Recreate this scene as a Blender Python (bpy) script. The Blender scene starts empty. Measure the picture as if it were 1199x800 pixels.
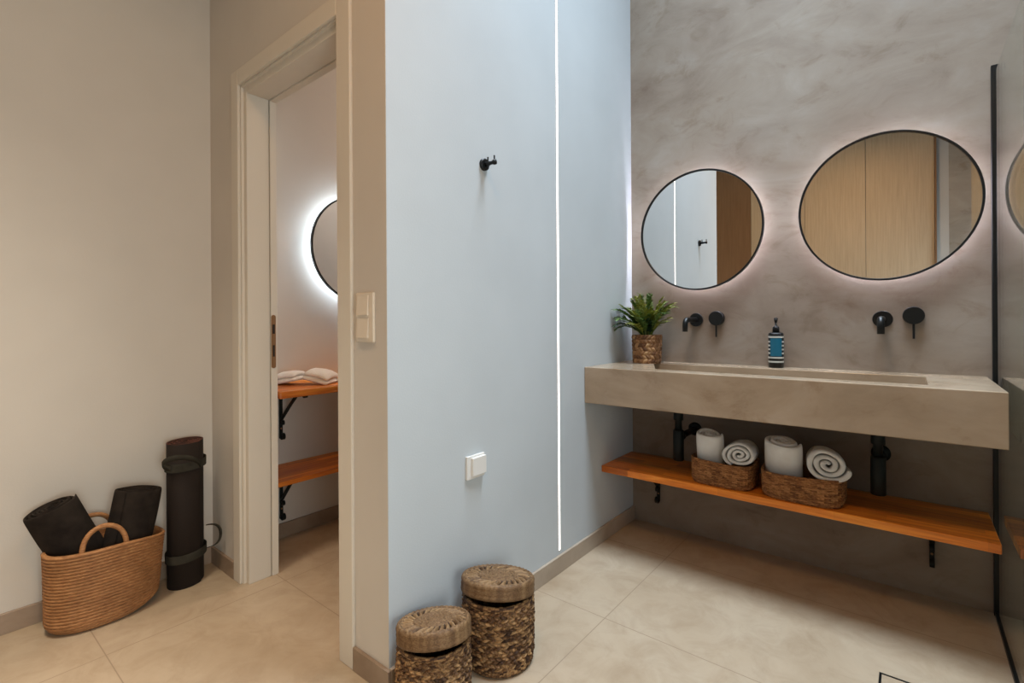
import bpy, bmesh, math, random
from math import sin, cos, pi, radians, exp, sqrt
from mathutils import Vector, Matrix, noise

S = bpy.context.scene
C = S.collection
random.seed(7)

# ------------------------------------------------------------------ camera
F, CY, YAW, ROLL = 577.6, 377.2, 0.6786, -0.00587
cd = bpy.data.cameras.new('camera')
cam = bpy.data.objects.new('camera', cd)
C.objects.link(cam)
S.camera = cam
cd.sensor_fit = 'HORIZONTAL'
cd.sensor_width = 36.0
cd.lens = 36.0 * F / 1199.0
cd.shift_y = -(400.0 - CY) / 1199.0
cd.clip_start = 0.02
fw = Vector((-sin(YAW), cos(YAW), 0))
rt = Vector((cos(YAW), sin(YAW), 0))
up = Vector((0, 0, 1))
R2 = cos(ROLL) * rt + sin(ROLL) * up
U2 = -sin(ROLL) * rt + cos(ROLL) * up
m = Matrix((R2, U2, -fw)).transposed().to_4x4()
m.translation = (0, 0, 1.1)
cam.matrix_world = m

# ------------------------------------------------------------------ view, world, big lights
S.view_settings.view_transform = 'Standard'
S.view_settings.look = 'None'
S.view_settings.gamma = 1.0
S.view_settings.use_curve_mapping = False
S.view_settings.exposure = 0.0

W = bpy.data.worlds.new('world')
S.world = W
W.use_nodes = True
W.node_tree.nodes['Background'].inputs[0].default_value = (0.55, 0.72, 1.0, 1)
W.node_tree.nodes['Background'].inputs[1].default_value = 1.0


def area(name, loc, rot, sx, sy, power, color, shape='RECTANGLE', spread=180):
    d = bpy.data.lights.new(name, 'AREA')
    d.shape = shape
    d.size = sx
    if shape in ('RECTANGLE', 'ELLIPSE'):
        d.size_y = sy
    d.energy = power
    d.color = color
    d.spread = radians(spread)
    o = bpy.data.objects.new(name, d)
    o.location = loc
    o.rotation_euler = rot
    C.objects.link(o)
    return o


# daylight falling through the roof light over the wash area
area('skylight_daylight', (-0.25, 1.62, 4.38), (0, 0, 0), 1.5, 0.9, 69, (0.73, 0.87, 1.0), spread=97)
# ceiling lamps of the dressing area, wash area and small room, window behind the camera on the right
area('dressing_lamp_light', (-1.75, -0.1, 3.02), (0, 0, 0), 0.5, 0.5, 9, (1.0, 0.90, 0.74), 'DISK', 62)
area('wash_lamp_light', (-0.4, 0.2, 3.02), (0, 0, 0), 0.4, 0.4, 13.5, (1.0, 0.50, 0.16), 'DISK', 165)
area('window_daylight', (1.30, -0.2, 1.0), (0, radians(90), 0), 1.2, 1.0, 15.5, (0.94, 1.0, 0.97), spread=105)
area('small_room_lamp_light', (-1.9, 2.6, 3.02), (0, 0, 0), 0.25, 0.25, 19, (1.0, 0.80, 0.68), 'DISK', 170)

# ------------------------------------------------------------------ materials
MATS = {}


def hexc(r, g, b):
    f = lambda c: ((c / 255) / 12.92) if c / 255 <= 0.04045 else (((c / 255) + 0.055) / 1.055) ** 2.4
    return (f(r), f(g), f(b), 1)


class NT:
    def __init__(s, name):
        s.m = bpy.data.materials.new(name)
        s.m.use_nodes = True
        s.t = s.m.node_tree
        s.n = s.t.nodes
        s.b = s.n['Principled BSDF']
        MATS[name] = s.m

    def add(s, kind, **kw):
        n = s.n.new(kind)
        for k, v in kw.items():
            if k.startswith('_'):
                setattr(n, k[1:], v)
            else:
                key = k.replace('__', ' ')
                if key in n.inputs:
                    n.inputs[key].default_value = v
                else:
                    n.inputs[int(key[1:])].default_value = v
        return n

    def l(s, a, b):
        s.t.links.new(a, b)

    def coords(s, scale=(1, 1, 1), rot=(0, 0, 0)):
        tc = s.add('ShaderNodeTexCoord')
        mp = s.add('ShaderNodeMapping')
        mp.inputs['Scale'].default_value = scale
        mp.inputs['Rotation'].default_value = rot
        s.l(tc.outputs['Object'], mp.inputs['Vector'])
        return mp.outputs['Vector']

    def noise(s, vec, scale, detail=4, rough=0.55, dist=0.0):
        n = s.add('ShaderNodeTexNoise', Scale=scale, Detail=detail, Roughness=rough, Distortion=dist)
        s.l(vec, n.inputs['Vector'])
        return n.outputs['Fac']

    def ramp(s, fac, stops):
        r = s.add('ShaderNodeValToRGB')
        e = r.color_ramp.elements
        while len(e) < len(stops):
            e.new(0.5)
        for i, (p, c) in enumerate(stops):
            e[i].position = p
            e[i].color = c
        s.l(fac, r.inputs['Fac'])
        return r.outputs['Color']

    def mix(s, fac, a, b, mode='MIX'):
        x = s.add('ShaderNodeMix', _data_type='RGBA', _blend_type=mode)
        for sock, v in ((x.inputs[0], fac), (x.inputs[6], a), (x.inputs[7], b)):
            if hasattr(v, 'links'):
                s.l(v, sock)
            else:
                sock.default_value = v
        return x.outputs[2]

    def bump(s, h, strength=0.3, dist=0.01):
        b = s.add('ShaderNodeBump', Strength=strength, Distance=dist)
        s.l(h, b.inputs['Height'])
        s.l(b.outputs['Normal'], s.b.inputs['Normal'])

    def done(s, color=None, rough=0.6, metal=0.0, spec=0.5):
        if color is not None:
            if hasattr(color, 'links'):
                s.l(color, s.b.inputs['Base Color'])
            else:
                s.b.inputs['Base Color'].default_value = color
        s.b.inputs['Roughness'].default_value = rough
        s.b.inputs['Metallic'].default_value = metal
        s.b.inputs['Specular IOR Level'].default_value = spec
        return s.m


def g(v, w=1.0, b=1.0):
    return (v, v * w, v * b, 1)


def paint(name, col, amt=0.035):
    t = NT(name)
    v = t.coords()
    n = t.noise(v, 2.2, 3)
    c2 = tuple(c * (1 - amt * 2.2) for c in col[:3]) + (1,)
    col_ = t.ramp(n, [(0.3, c2), (0.7, col)])
    n2 = t.noise(v, 160, 2)
    t.bump(n2, 0.12, 0.002)
    return t.done(col_, 0.75, 0, 0.25)


paint('white_paint_warm_lit', (0.60, 0.55, 0.485, 1))  # white wall paint with the warm cast of the light put into its colour
paint('white_paint_cool_lit', (0.525, 0.562, 0.580, 1))  # same white wall paint, cool skylight cast put into its colour
paint('door_lacquer', (0.64, 0.585, 0.50, 1), 0.01)
paint('ceiling_paint', (0.7, 0.68, 0.64, 1))


def concrete(name, dark, mid, light, rough=0.62):
    t = NT(name)
    v = t.coords()
    big = t.noise(v, 1.3, 4, 0.55, 0.5)
    v2 = t.coords((1.0, 1.0, 1.9), (0, 0.55, 0))
    streak = t.noise(v2, 2.6, 5, 0.60, 1.1)
    cb = t.ramp(big, [(0.32, dark), (0.52, mid), (0.72, light)])
    cs = t.ramp(streak, [(0.32, dark), (0.52, mid), (0.72, light)])
    c = t.mix(0.5, cb, cs)
    v3 = t.coords((1, 1, 1.5), (0, -0.3, 0))
    patch = t.noise(v3, 6.0, 9, 0.66, 0.7)
    ps = t.ramp(patch, [(0.34, (0.78, 0.71, 0.65, 1)), (0.46, (0.97, 0.96, 0.95, 1)), (0.60, (1, 1, 1, 1)), (0.74, (1.10, 1.12, 1.13, 1))])
    c = t.mix(0.75, c, ps, 'MULTIPLY')
    h = t.noise(v2, 7, 8, 0.6, 0.8)
    t.bump(h, 0.15, 0.006)
    return t.done(c, rough, 0, 0.35)


concrete('microcement', (0.190, 0.140, 0.105, 1), (0.27, 0.220, 0.172, 1), (0.335, 0.297, 0.255, 1))
concrete('counter_cement', (0.26, 0.19, 0.125, 1), (0.37, 0.282, 0.195, 1), (0.45, 0.365, 0.275, 1), 0.22)
concrete('shower_cement', (0.27, 0.27, 0.25, 1), (0.36, 0.36, 0.335, 1), (0.44, 0.44, 0.42, 1))


def tile_floor():
    t = NT('floor_tiles')
    tc = t.add('ShaderNodeTexCoord')
    sep = t.add('ShaderNodeSeparateXYZ')
    t.l(tc.outputs['Object'], sep.inputs[0])

    def math_(op, a, b=None):
        n = t.add('ShaderNodeMath', _operation=op)
        for i, x in enumerate((a, b)):
            if x is None:
                continue
            if hasattr(x, 'links'):
                t.l(x, n.inputs[i])
            else:
                n.inputs[i].default_value = x
        return n.outputs[0]

    def joint(co, off, period, w):
        a = math_('SUBTRACT', co, off)
        a = math_('DIVIDE', a, period)
        fr = math_('FRACT', a)
        d = math_('SUBTRACT', fr, 0.5)
        d = math_('ABSOLUTE', d)
        return math_('GREATER_THAN', d, 0.5 - w / period)

    jx = joint(sep.outputs['X'], -0.885 - 12.0, 1.2, 0.0016)
    jy = joint(sep.outputs['Y'], 2.24 - 6.05, 0.605, 0.0016)
    j = math_('MAXIMUM', jx, jy)
    # drainage cut running diagonally from the wall towards the drain
    dg = math_('ADD', math_('MULTIPLY', sep.outputs['X'], 0.85), math_('MULTIPLY', sep.outputs['Y'], 0.55))
    dg = math_('ABSOLUTE', math_('SUBTRACT', dg, 0.55 * 2.555 - 0.85 * 0.27))
    dl = math_('LESS_THAN', dg, 0.0012)
    dl = math_('MULTIPLY', dl, math_('GREATER_THAN', sep.outputs['Y'], 2.24))
    dl = math_('MULTIPLY', dl, 0.5)
    j = math_('MAXIMUM', j, dl)
    v = t.coords()
    n1 = t.noise(v, 1.6, 6, 0.62, 0.5)
    n2 = t.noise(v, 7, 8, 0.7, 1.0)
    c1 = t.ramp(n1, [(0.3, (0.345, 0.26, 0.172, 1)), (0.5, (0.41, 0.32, 0.222, 1)), (0.72, (0.46, 0.375, 0.275, 1))])
    c2 = t.ramp(n2, [(0.32, (0.82, 0.78, 0.74, 1)), (0.55, (1, 1, 1, 1)), (0.75, (1.05, 1.05, 1.05, 1))])
    c = t.mix(0.8, c1, c2, 'MULTIPLY')
    grout = t.mix(j, c, (0.27, 0.20, 0.135, 1))
    t.bump(n2, 0.08, 0.004)
    return t.done(grout, 0.42, 0, 0.4)


tile_floor()
t = NT('skirting_tile')
n = t.noise(t.coords(), 6, 6, 0.65, 0.8)
t.done(t.ramp(n, [(0.3, (0.22, 0.15, 0.10, 1)), (0.7, (0.33, 0.245, 0.175, 1))]), 0.45)
t = NT('cool_skirting_tile')
n = t.noise(t.coords(), 6, 6, 0.65, 0.8)
t.done(t.ramp(n, [(0.3, (0.34, 0.27, 0.20, 1)), (0.7, (0.44, 0.36, 0.28, 1))]), 0.45)


def wood_staves(name, axis, dark, mid, light):
    t = NT(name)
    tc = t.add('ShaderNodeTexCoord')
    mp = t.add('ShaderNodeMapping')
    if axis == 'Y':
        mp.inputs['Rotation'].default_value = (0, 0, pi / 2)
    t.l(tc.outputs['Object'], mp.inputs['Vector'])
    v = mp.outputs['Vector']
    br = t.add('ShaderNodeTexBrick')
    br.inputs['Scale'].default_value = 1.0
    br.inputs['Brick Width'].default_value = 0.42
    br.inputs['Row Height'].default_value = 0.045
    br.inputs['Mortar Size'].default_value = 0.0004
    br.inputs['Color1'].default_value = (0, 0, 0, 1)
    br.inputs['Color2'].default_value = (1, 1, 1, 1)
    br.inputs['Mortar'].default_value = (0.3, 0.3, 0.3, 1)
    br.offset = 0.37
    t.l(v, br.inputs['Vector'])
    mp2 = t.add('ShaderNodeMapping')
    mp2.inputs['Scale'].default_value = (2.0, 30, 30)
    t.l(v, mp2.inputs['Vector'])
    gr = t.noise(mp2.outputs['Vector'], 1.5, 6, 0.6, 0.6)
    a = t.ramp(gr, [(0.3, dark), (0.5, mid), (0.72, light)])
    b = t.ramp(br.outputs['Color'], [(0.0, (0.62, 0.55, 0.5, 1)), (1.0, (1.15, 1.15, 1.15, 1))])
    c = t.mix(1.0, a, b, 'MULTIPLY')
    t.bump(gr, 0.05, 0.002)
    return t.done(c, 0.38, 0, 0.5)


wood_staves('acacia_wood', 'X', (0.50, 0.125, 0.012, 1), (0.76, 0.24, 0.025, 1), (0.95, 0.40, 0.05, 1))
wood_staves('acacia_wood_small_room', 'Y', (0.50, 0.125, 0.012, 1), (0.76, 0.24, 0.025, 1), (0.95, 0.40, 0.05, 1))


def veneer(name, dark, light):
    t = NT(name)
    v = t.coords((22, 22, 0.9))
    n = t.noise(v, 3, 6, 0.6, 0.4)
    c = t.ramp(n, [(0.3, dark), (0.7, light)])
    return t.done(c, 0.5, 0, 0.3)


veneer('oak_veneer', (0.45, 0.38, 0.275, 1), (0.55, 0.47, 0.35, 1))
veneer('walnut_veneer', (0.19, 0.115, 0.062, 1), (0.25, 0.155, 0.085, 1))

NT('black_metal').done((0.006, 0.007, 0.007, 1), 0.38, 0.0, 0.3)
NT('black_iron').done((0.006, 0.009, 0.008, 1), 0.5, 0.0, 0.25)
NT('mirror_silver').done((0.90, 0.90, 0.89, 1), 0.0, 1.0)
NT('white_plastic').done((0.72, 0.70, 0.66, 1), 0.35)
NT('warm_plastic').done((0.68, 0.60, 0.49, 1), 0.35)
NT('brass_aged').done((0.30, 0.16, 0.075, 1), 0.4, 0.55)
NT('dark_void').done((0.015, 0.010, 0.007, 1), 0.8)
NT('teal_label').done((0.004, 0.11, 0.18, 1), 0.35)
NT('white_band').done((0.50, 0.51, 0.46, 1), 0.4)
NT('backing_grey').done((0.4, 0.4, 0.4, 1), 0.7)
NT('label_print').done((0.03, 0.28, 0.36, 1), 0.4)


def emit(name, col, s):
    t = NT(name)
    t.b.inputs['Base Color'].default_value = (0.8, 0.8, 0.8, 1)
    t.b.inputs['Emission Color'].default_value = col
    t.b.inputs['Emission Strength'].default_value = s


emit('led_diffuser', (1.0, 0.94, 0.88, 1), 3.0)
emit('halo_led', (0.90, 0.86, 1.0, 1), 50.0)
emit('halo_led_cool', (0.68, 0.84, 1.0, 1), 95.0)
emit('lamp_glow', (1.0, 0.8, 0.55, 1), 3.0)

t = NT('shower_glass')
t.n.remove(t.b)
out = t.n['Material Output']
tr = t.add('ShaderNodeBsdfTransparent', Color=(0.90, 0.94, 0.92, 1))
gl = t.add('ShaderNodeBsdfGlossy', Color=(1, 1, 1, 1), Roughness=0.0)
fr = t.add('ShaderNodeFresnel', IOR=1.5)
ge = t.add('ShaderNodeNewGeometry')
mr = t.add('ShaderNodeMapRange')
mr.inputs['To Min'].default_value = 1.5
mr.inputs['To Max'].default_value = 1 / 1.5
t.l(ge.outputs['Backfacing'], mr.inputs['Value'])
t.l(mr.outputs[0], fr.inputs['IOR'])
mx = t.add('ShaderNodeMixShader')
t.l(fr.outputs[0], mx.inputs[0])
t.l(tr.outputs[0], mx.inputs[1])
t.l(gl.outputs[0], mx.inputs[2])
t.l(mx.outputs[0], out.inputs['Surface'])


def terry(name, c1, c2, s=0.5):
    t = NT(name)
    v = t.coords()
    n = t.noise(v, 420, 3, 0.7)
    n2 = t.noise(v, 18, 4)
    c = t.ramp(n2, [(0.3, c1), (0.7, c2)])
    t.bump(n, s, 0.004)
    t.b.inputs['Sheen Weight'].default_value = 0.25 if c1[0] > 0.3 else 0.0
    return t.done(c, 0.95, 0, 0.1)


terry('white_terry', (0.80, 0.77, 0.72, 1), (0.90, 0.88, 0.84, 1))
terry('charcoal_terry', (0.016, 0.012, 0.010, 1), (0.034, 0.026, 0.020, 1), 0.7)
terry('webbing_grey', (0.030, 0.027, 0.020, 1), (0.055, 0.050, 0.038, 1), 0.5)


def straw(name, dark, mid, light, sc=110, stretch=(1, 1, 2.2), strands=0.0, var=0.25):
    """strands: share of the tone that comes from the individual strand (stored per strand on the mesh; lid gaps store painted shade)"""
    t = NT(name)
    n = t.noise(t.coords(stretch), sc, 3, 0.6, 0.5)
    fac = n
    if strands > 0:
        at = t.add('ShaderNodeAttribute', _attribute_name='strand')
        hf = t.add('ShaderNodeMath', _operation='MULTIPLY')
        t.l(n, hf.inputs[0])
        hf.inputs[1].default_value = 1 - strands
        ma = t.add('ShaderNodeMath', _operation='MULTIPLY_ADD')
        t.l(at.outputs['Fac'], ma.inputs[0])
        ma.inputs[1].default_value = strands
        t.l(hf.outputs[0], ma.inputs[2])
        fac = ma.outputs[0]
    c = t.ramp(fac, [(0.32, dark), (0.50, mid), (0.68, light)])
    n2 = t.noise(t.coords(), 14, 3)
    a, b = 1 - var, 1 + var * 0.4
    c2 = t.ramp(n2, [(0.3, (a, a * 0.97, a * 0.95, 1)), (0.7, (b, b, b, 1))])
    c = t.mix(1.0, c, c2, 'MULTIPLY')
    t.bump(n, 0.3, 0.002)
    return t.done(c, 0.65, 0, 0.35)


straw('seagrass', (0.036, 0.014, 0.005, 1), (0.140, 0.068, 0.026, 1), (0.42, 0.25, 0.11, 1), 150, (1, 1, 1.5), 0.42)
straw('seagrass_lid', (0.034, 0.015, 0.005, 1), (0.125, 0.066, 0.027, 1), (0.27, 0.165, 0.077, 1), 160, (1, 1, 2), 0.6, 0.1)
straw('jute_rope', (0.25, 0.105, 0.035, 1), (0.36, 0.165, 0.062, 1), (0.46, 0.235, 0.095, 1), 60, (1, 1, 7))
straw('shelf_basket_straw', (0.11, 0.040, 0.012, 1), (0.26, 0.112, 0.036, 1), (0.44, 0.22, 0.082, 1), 100, (1, 1, 4), 0.30)
straw('pot_straw', (0.10, 0.042, 0.016, 1), (0.24, 0.12, 0.05, 1), (0.42, 0.25, 0.12, 1), 110, (1, 1, 2.5), 0.45)
t = NT('mat_rubber')
n = t.noise(t.coords(), 300, 2)
t.bump(n, 0.3, 0.002)
t.done((0.015, 0.009, 0.006, 1), 0.8, 0, 0.3)
t = NT('mat_lining')
t.done((0.10, 0.033, 0.022, 1), 0.85, 0, 0.2)


def leafmat(name, a, b):
    t = NT(name)
    n = t.noise(t.coords(), 22, 3)
    t.done(t.ramp(n, [(0.3, a), (0.7, b)]), 0.42, 0, 0.5)


leafmat('leaf_green', (0.045, 0.095, 0.018, 1), (0.13, 0.21, 0.040, 1))
leafmat('leaf_light', (0.12, 0.17, 0.022, 1), (0.34, 0.34, 0.05, 1))
leafmat('leaf_dark', (0.012, 0.035, 0.014, 1), (0.030, 0.075, 0.025, 1))
NT('potting_soil').done((0.02, 0.014, 0.01, 1), 0.95)

# ------------------------------------------------------------------ geometry helpers


def obj(name, bm, mat, parent=None, smooth=False, label=None, kind=None):
    """links bm (world coordinates) as one mesh object"""
    off = Vector((0, 0, 0))
    p = parent
    while p is not None:
        off += p.location
        p = p.parent
    bmesh.ops.recalc_face_normals(bm, faces=bm.faces[:])
    me = bpy.data.meshes.new(name)
    if off.length > 0:
        bmesh.ops.translate(bm, vec=-off, verts=bm.verts[:])
    if smooth:
        for f in bm.faces:
            f.smooth = True
    bm.to_mesh(me)
    bm.free()
    o = bpy.data.objects.new(name, me)
    C.objects.link(o)
    if isinstance(mat, (list, tuple)):
        for k in mat:
            me.materials.append(MATS[k])
    else:
        me.materials.append(MATS[mat])
    if parent is not None:
        o.parent = parent
    if label:
        o['label'] = label
    if kind:
        o['kind'] = kind
    return o


def thing(name, label, cat, loc, group=None):
    o = bpy.data.objects.new(name, None)
    o.empty_display_size = 0.05
    o.location = loc
    C.objects.link(o)
    o['label'] = label
    o['category'] = cat
    if group:
        o['group'] = group
    return o


def tag(o, label, cat, group=None):
    o['label'] = label
    o['category'] = cat
    if group:
        o['group'] = group
    return o


def struct(name, bm, mat, parent=None, smooth=False):
    return obj(name, bm, mat, parent, smooth, kind=None if parent else 'structure')


def box(bm, x0, x1, y0, y1, z0, z1, bev=0.0, seg=2):
    vs = [bm.verts.new((x, y, z)) for x in (x0, x1) for y in (y0, y1) for z in (z0, z1)]
    idx = [(0, 1, 3, 2), (4, 6, 7, 5), (0, 4, 5, 1), (2, 3, 7, 6), (0, 2, 6, 4), (1, 5, 7, 3)]
    fs = [bm.faces.new([vs[i] for i in f]) for f in idx]
    if bev > 0:
        es = list({e for f in fs for e in f.edges})
        bmesh.ops.bevel(bm, geom=es, offset=bev, segments=seg, affect='EDGES', profile=0.5)
    return bm


def B(*a, **k):
    return box(bmesh.new(), *a, **k)


def basis(axis):
    a = Vector(axis).normalized()
    h = Vector((0, 0, 1)) if abs(a.z) < 0.9 else Vector((1, 0, 0))
    u = a.cross(h).normalized()
    v = a.cross(u).normalized()
    return a, u, v


def tube(bm, pts, r, seg=14, cap=True):
    pts = [Vector(p) for p in pts]
    rs = r if isinstance(r, (list, tuple)) else [r] * len(pts)
    rings = []
    pu = None
    for i, p in enumerate(pts):
        d = (pts[min(i + 1, len(pts) - 1)] - pts[max(i - 1, 0)]).normalized()
        if pu is None:
            _, u, v = basis(d)
        else:
            u = (pu - d * pu.dot(d)).normalized()
            v = d.cross(u).normalized()
        pu = u
        rings.append([bm.verts.new(p + (u * cos(2 * pi * k / seg) + v * sin(2 * pi * k / seg)) * rs[i]) for k in range(seg)])
    for a, b in zip(rings, rings[1:]):
        for k in range(seg):
            bm.faces.new((a[k], a[(k + 1) % seg], b[(k + 1) % seg], b[k]))
    if cap:
        bm.faces.new(rings[0][::-1])
        bm.faces.new(rings[-1])
    return bm


def lathe(bm, center, axis, prof, seg=48, closed=False):
    """prof: list of (distance along the axis, radius)"""
    c = Vector(center)
    a, u, v = basis(axis)
    rings = []
    for d, r in prof:
        if r < 1e-6:
            rings.append([bm.verts.new(c + a * d)])
        else:
            rings.append([bm.verts.new(c + a * d + (u * cos(2 * pi * k / seg) + v * sin(2 * pi * k / seg)) * r) for k in range(seg)])
    pairs = list(zip(rings, rings[1:]))
    if closed:
        pairs.append((rings[-1], rings[0]))
    for A, D in pairs:
        for k in range(seg):
            k2 = (k + 1) % seg
            if len(A) == 1 and len(D) == 1:
                continue
            if len(A) == 1:
                bm.faces.new((A[0], D[k2], D[k]))
            elif len(D) == 1:
                bm.faces.new((A[k], A[k2], D[0]))
            else:
                bm.faces.new((A[k], A[k2], D[k2], D[k]))
    return bm


def arc(c, r, a0, a1, n, ax1, ax2):
    c = Vector(c)
    ax1 = Vector(ax1)
    ax2 = Vector(ax2)
    return [c + ax1 * r * cos(a0 + (a1 - a0) * i / n) + ax2 * r * sin(a0 + (a1 - a0) * i / n) for i in range(n + 1)]


# ------------------------------------------------------------------ the room
XA, XC, XG, XR = -2.52, -1.207, 0.25, 1.35
YB, YD, YR = 0.906, 2.565, -1.0
H1, H2 = 3.05, 4.4

struct('floor', B(XA - 0.1, XR + 0.1, YR - 0.1, 3.1, -0.08, 0.0), 'floor_tiles')
struct('wall_left', B(XA - 0.1, XA, YR - 0.1, 3.1, 0, H2), 'white_paint_warm_lit')
struct('wall_back', B(-1.33, XR + 0.1, YD, YD + 0.12, 0, H2), 'microcement')
bm = bmesh.new()
box(bm, XR, XR + 0.1, YR - 0.1, -0.72, 0, H2)
box(bm, XR, XR + 0.1, 0.32, YD + 0.12, 0, H2)
box(bm, XR, XR + 0.1, -0.72, 0.32, 0, 0.38)
box(bm, XR, XR + 0.1, -0.72, 0.32, 2.12, H2)
struct('wall_right', bm, 'shower_cement')
bm = bmesh.new()
for a in ((-0.72, -0.67, 0.38, 2.12), (0.27, 0.32, 0.38, 2.12), (-0.67, 0.27, 0.38, 0.43), (-0.67, 0.27, 2.07, 2.12), (-0.67, 0.27, 1.22, 1.26)):
    box(bm, XR + 0.03, XR + 0.08, a[0], a[1], a[2], a[3])
struct('window_2', bm, 'white_plastic')
struct('wall_partition', B(XC - 0.12, XC, YB + 0.001, YD, 0, H2), 'white_paint_cool_lit')
# wall with the doorway
bm = bmesh.new()
box(bm, XA, -2.204, YB, 1.03, 0, H2)
box(bm, -1.454, XC - 0.0005, YB, 1.03, 0, H2)
box(bm, -2.204, -1.454, YB, 1.03, 2.108, H2)
struct('wall_doorway', bm, 'white_paint_warm_lit')
bm = B(XA, XC - 0.1, 3.0, 3.1, 0, H2)
box(bm, XC - 0.12, XC - 0.02, YD + 0.12, 3.0, 0, H2)
struct('wall_inner', bm, 'white_paint_warm_lit')
# behind the camera: white pier and cement wall, wardrobe fronts stand before them
struct('wall_rear', B(XA - 0.1, 0.284, YR - 0.1, YR, 0, H2), 'white_paint_cool_lit')
struct('wall_shower_rear', B(0.284, XR + 0.1, YR - 0.1, YR - 0.001, 0, H2), 'shower_cement')
# ceilings: lower over the dressing area and the small room, roof light over the wash area
bm = bmesh.new()
box(bm, XA, XC - 0.06, YR, YB, H1, H1 + 0.06)
box(bm, XC - 0.06, XR, YR, 0.9, H1, H1 + 0.06)
struct('ceiling', bm, 'ceiling_paint')
struct('ceiling_small_room', B(XA, XC - 0.12, 1.03, 3.0, H1, H1 + 0.06), 'ceiling_paint')
bm = bmesh.new()
box(bm, XC, -1.0, 0.9, YD, H2, H2 + 0.06)
box(bm, 0.5, XR, 0.9, YD, H2, H2 + 0.06)
box(bm, -1.0, 0.5, 0.9, 1.17, H2, H2 + 0.06)
box(bm, -1.0, 0.5, 2.07, YD, H2, H2 + 0.06)
box(bm, XC - 0.06, XR, 0.86, 0.9, H1 + 0.06, H2 + 0.06)
struct('ceiling_wash_area', bm, 'ceiling_paint')
bm = bmesh.new()
for a in ((-1.03, 0.53, 1.14, 1.17), (-1.03, 0.53, 2.07, 2.10), (-1.03, -1.0, 1.17, 2.07), (0.5, 0.53, 1.17, 2.07)):
    box(bm, a[0], a[1], a[2], a[3], H2 + 0.06, H2 + 0.10)
struct('window_1', bm, 'white_plastic')

# skirtings
SK = 0.073
struct('baseboard_left', B(XA, XA + 0.012, YR, YB - 0.001, 0, SK, bev=0.001, seg=1), 'skirting_tile')
bm = bmesh.new()
box(bm, XA + 0.012, -2.268, YB - 0.012, YB, 0, SK, bev=0.001, seg=1)
box(bm, -1.376, XC + 0.0115, YB - 0.012, YB, 0, SK, bev=0.001, seg=1)
struct('baseboard_doorway', bm, 'skirting_tile')
struct('baseboard_partition', B(XC, XC + 0.012, YB + 0.0005, YD - 0.0005, 0, SK + 0.001, bev=0.001, seg=1), 'cool_skirting_tile')
struct('baseboard_inner', B(XA, XA + 0.012, 1.03, 3.0, 0, SK, bev=0.001, seg=1), 'skirting_tile')

# door frame
def ring(bm, xo0, xo1, zo, xi0, xi1, zi, y0, y1, bev=0.002):
    box(bm, xo0, xi0, y0, y1, 0, zo, bev=bev, seg=2)
    box(bm, xi1, xo1, y0, y1, 0, zo, bev=bev, seg=2)
    box(bm, xi0, xi1, y0, y1, zi, zo, bev=bev, seg=2)
    return bm


bm = ring(bmesh.new(), -2.267, -1.378, 2.172, -2.202, -1.454, 2.106, YB - 0.011, YB + 0.001, 0.003)
door = struct('door_1', bm, 'door_lacquer')
struct('door_lining', ring(bmesh.new(), -2.204, -1.452, 2.109, -2.170, -1.478, 2.072, YB + 0.012, 1.011), 'door_lacquer', door)
struct('rebate', ring(bmesh.new(), -2.204, -1.452, 2.109, -2.196, -1.460, 2.100, YB + 0.001, YB + 0.012, 0.0), 'door_lacquer', door)
struct('door_stop', ring(bmesh.new(), -2.204, -1.452, 2.109, -2.166, -1.482, 2.068, 1.014, 1.042), 'door_lacquer', door)
# lock strike plate in the lining
bm = bmesh.new()
pts = []
yc, z0, z1, hw = 1.024, 0.904, 1.137, 0.0095
n = 10
for i in range(n + 1):
    a = pi * i / n
    pts.append((yc + hw * cos(a), z1 - hw + hw * sin(a)))
for i in range(n + 1):
    a = pi + pi * i / n
    pts.append((yc + hw * cos(a), z0 + hw + hw * sin(a)))
va = [bm.verts.new((-2.1665, p[0], p[1])) for p in pts]
vb = [bm.verts.new((-2.1635, p[0], p[1])) for p in pts]
bm.faces.new(va)
bm.faces.new(vb)
for i in range(len(pts)):
    j = (i + 1) % len(pts)
    bm.faces.new((va[i], va[j], vb[j], vb[i]))
sp = obj('strike_plate', bm, 'brass_aged', door, label='brass lock strike plate')
bm = bmesh.new()
box(bm, -2.1640, -2.1630, yc - 0.005, yc + 0.005, 1.055, 1.095)
box(bm, -2.1640, -2.1630, yc - 0.004, yc + 0.004, 0.955, 1.005)
obj('latch_hole', bm, 'dark_void', sp)

# ------------------------------------------------------------------ what the mirrors show behind the camera
def wood_front(name, label, cat, x0, x1, mat, group=None):
    t_ = thing(name, label, cat, ((x0 + x1) / 2, YR + 0.03, 0.0), group)
    obj('front_panel', B(x0 + 0.002, x1 - 0.002, YR + 0.001, YR + 0.03, 0.004, 3.04, bev=0.0015, seg=1), mat, t_)
    return t_


w = wood_front('wardrobe', 'dark brown wooden panel seen in the left mirror beside the white wall', 'wardrobe', -2.50, -1.385, 'walnut_veneer')
obj('plinth', B(-2.49, -1.39, YR + 0.001, YR + 0.02, 0, 0.004), 'walnut_veneer', w)
w = thing('wardrobe', 'light oak wardrobe with tall plain doors reflected in the round mirrors', 'wardrobe', (-0.6, YR + 0.03, 0.0))
obj('side_panel', B(0.184, 0.198, YR + 0.001, YR + 0.045, 0, 3.04), 'walnut_veneer', w)
for x0, x1 in ((-1.385, -0.86), (-0.86, -0.335), (-0.335, 0.184)):
    obj('wardrobe_door', B(x0 + 0.002, x1 - 0.002, YR + 0.001, YR + 0.03, 0.0, 3.04, bev=0.0015, seg=1), 'oak_veneer', w)

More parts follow.
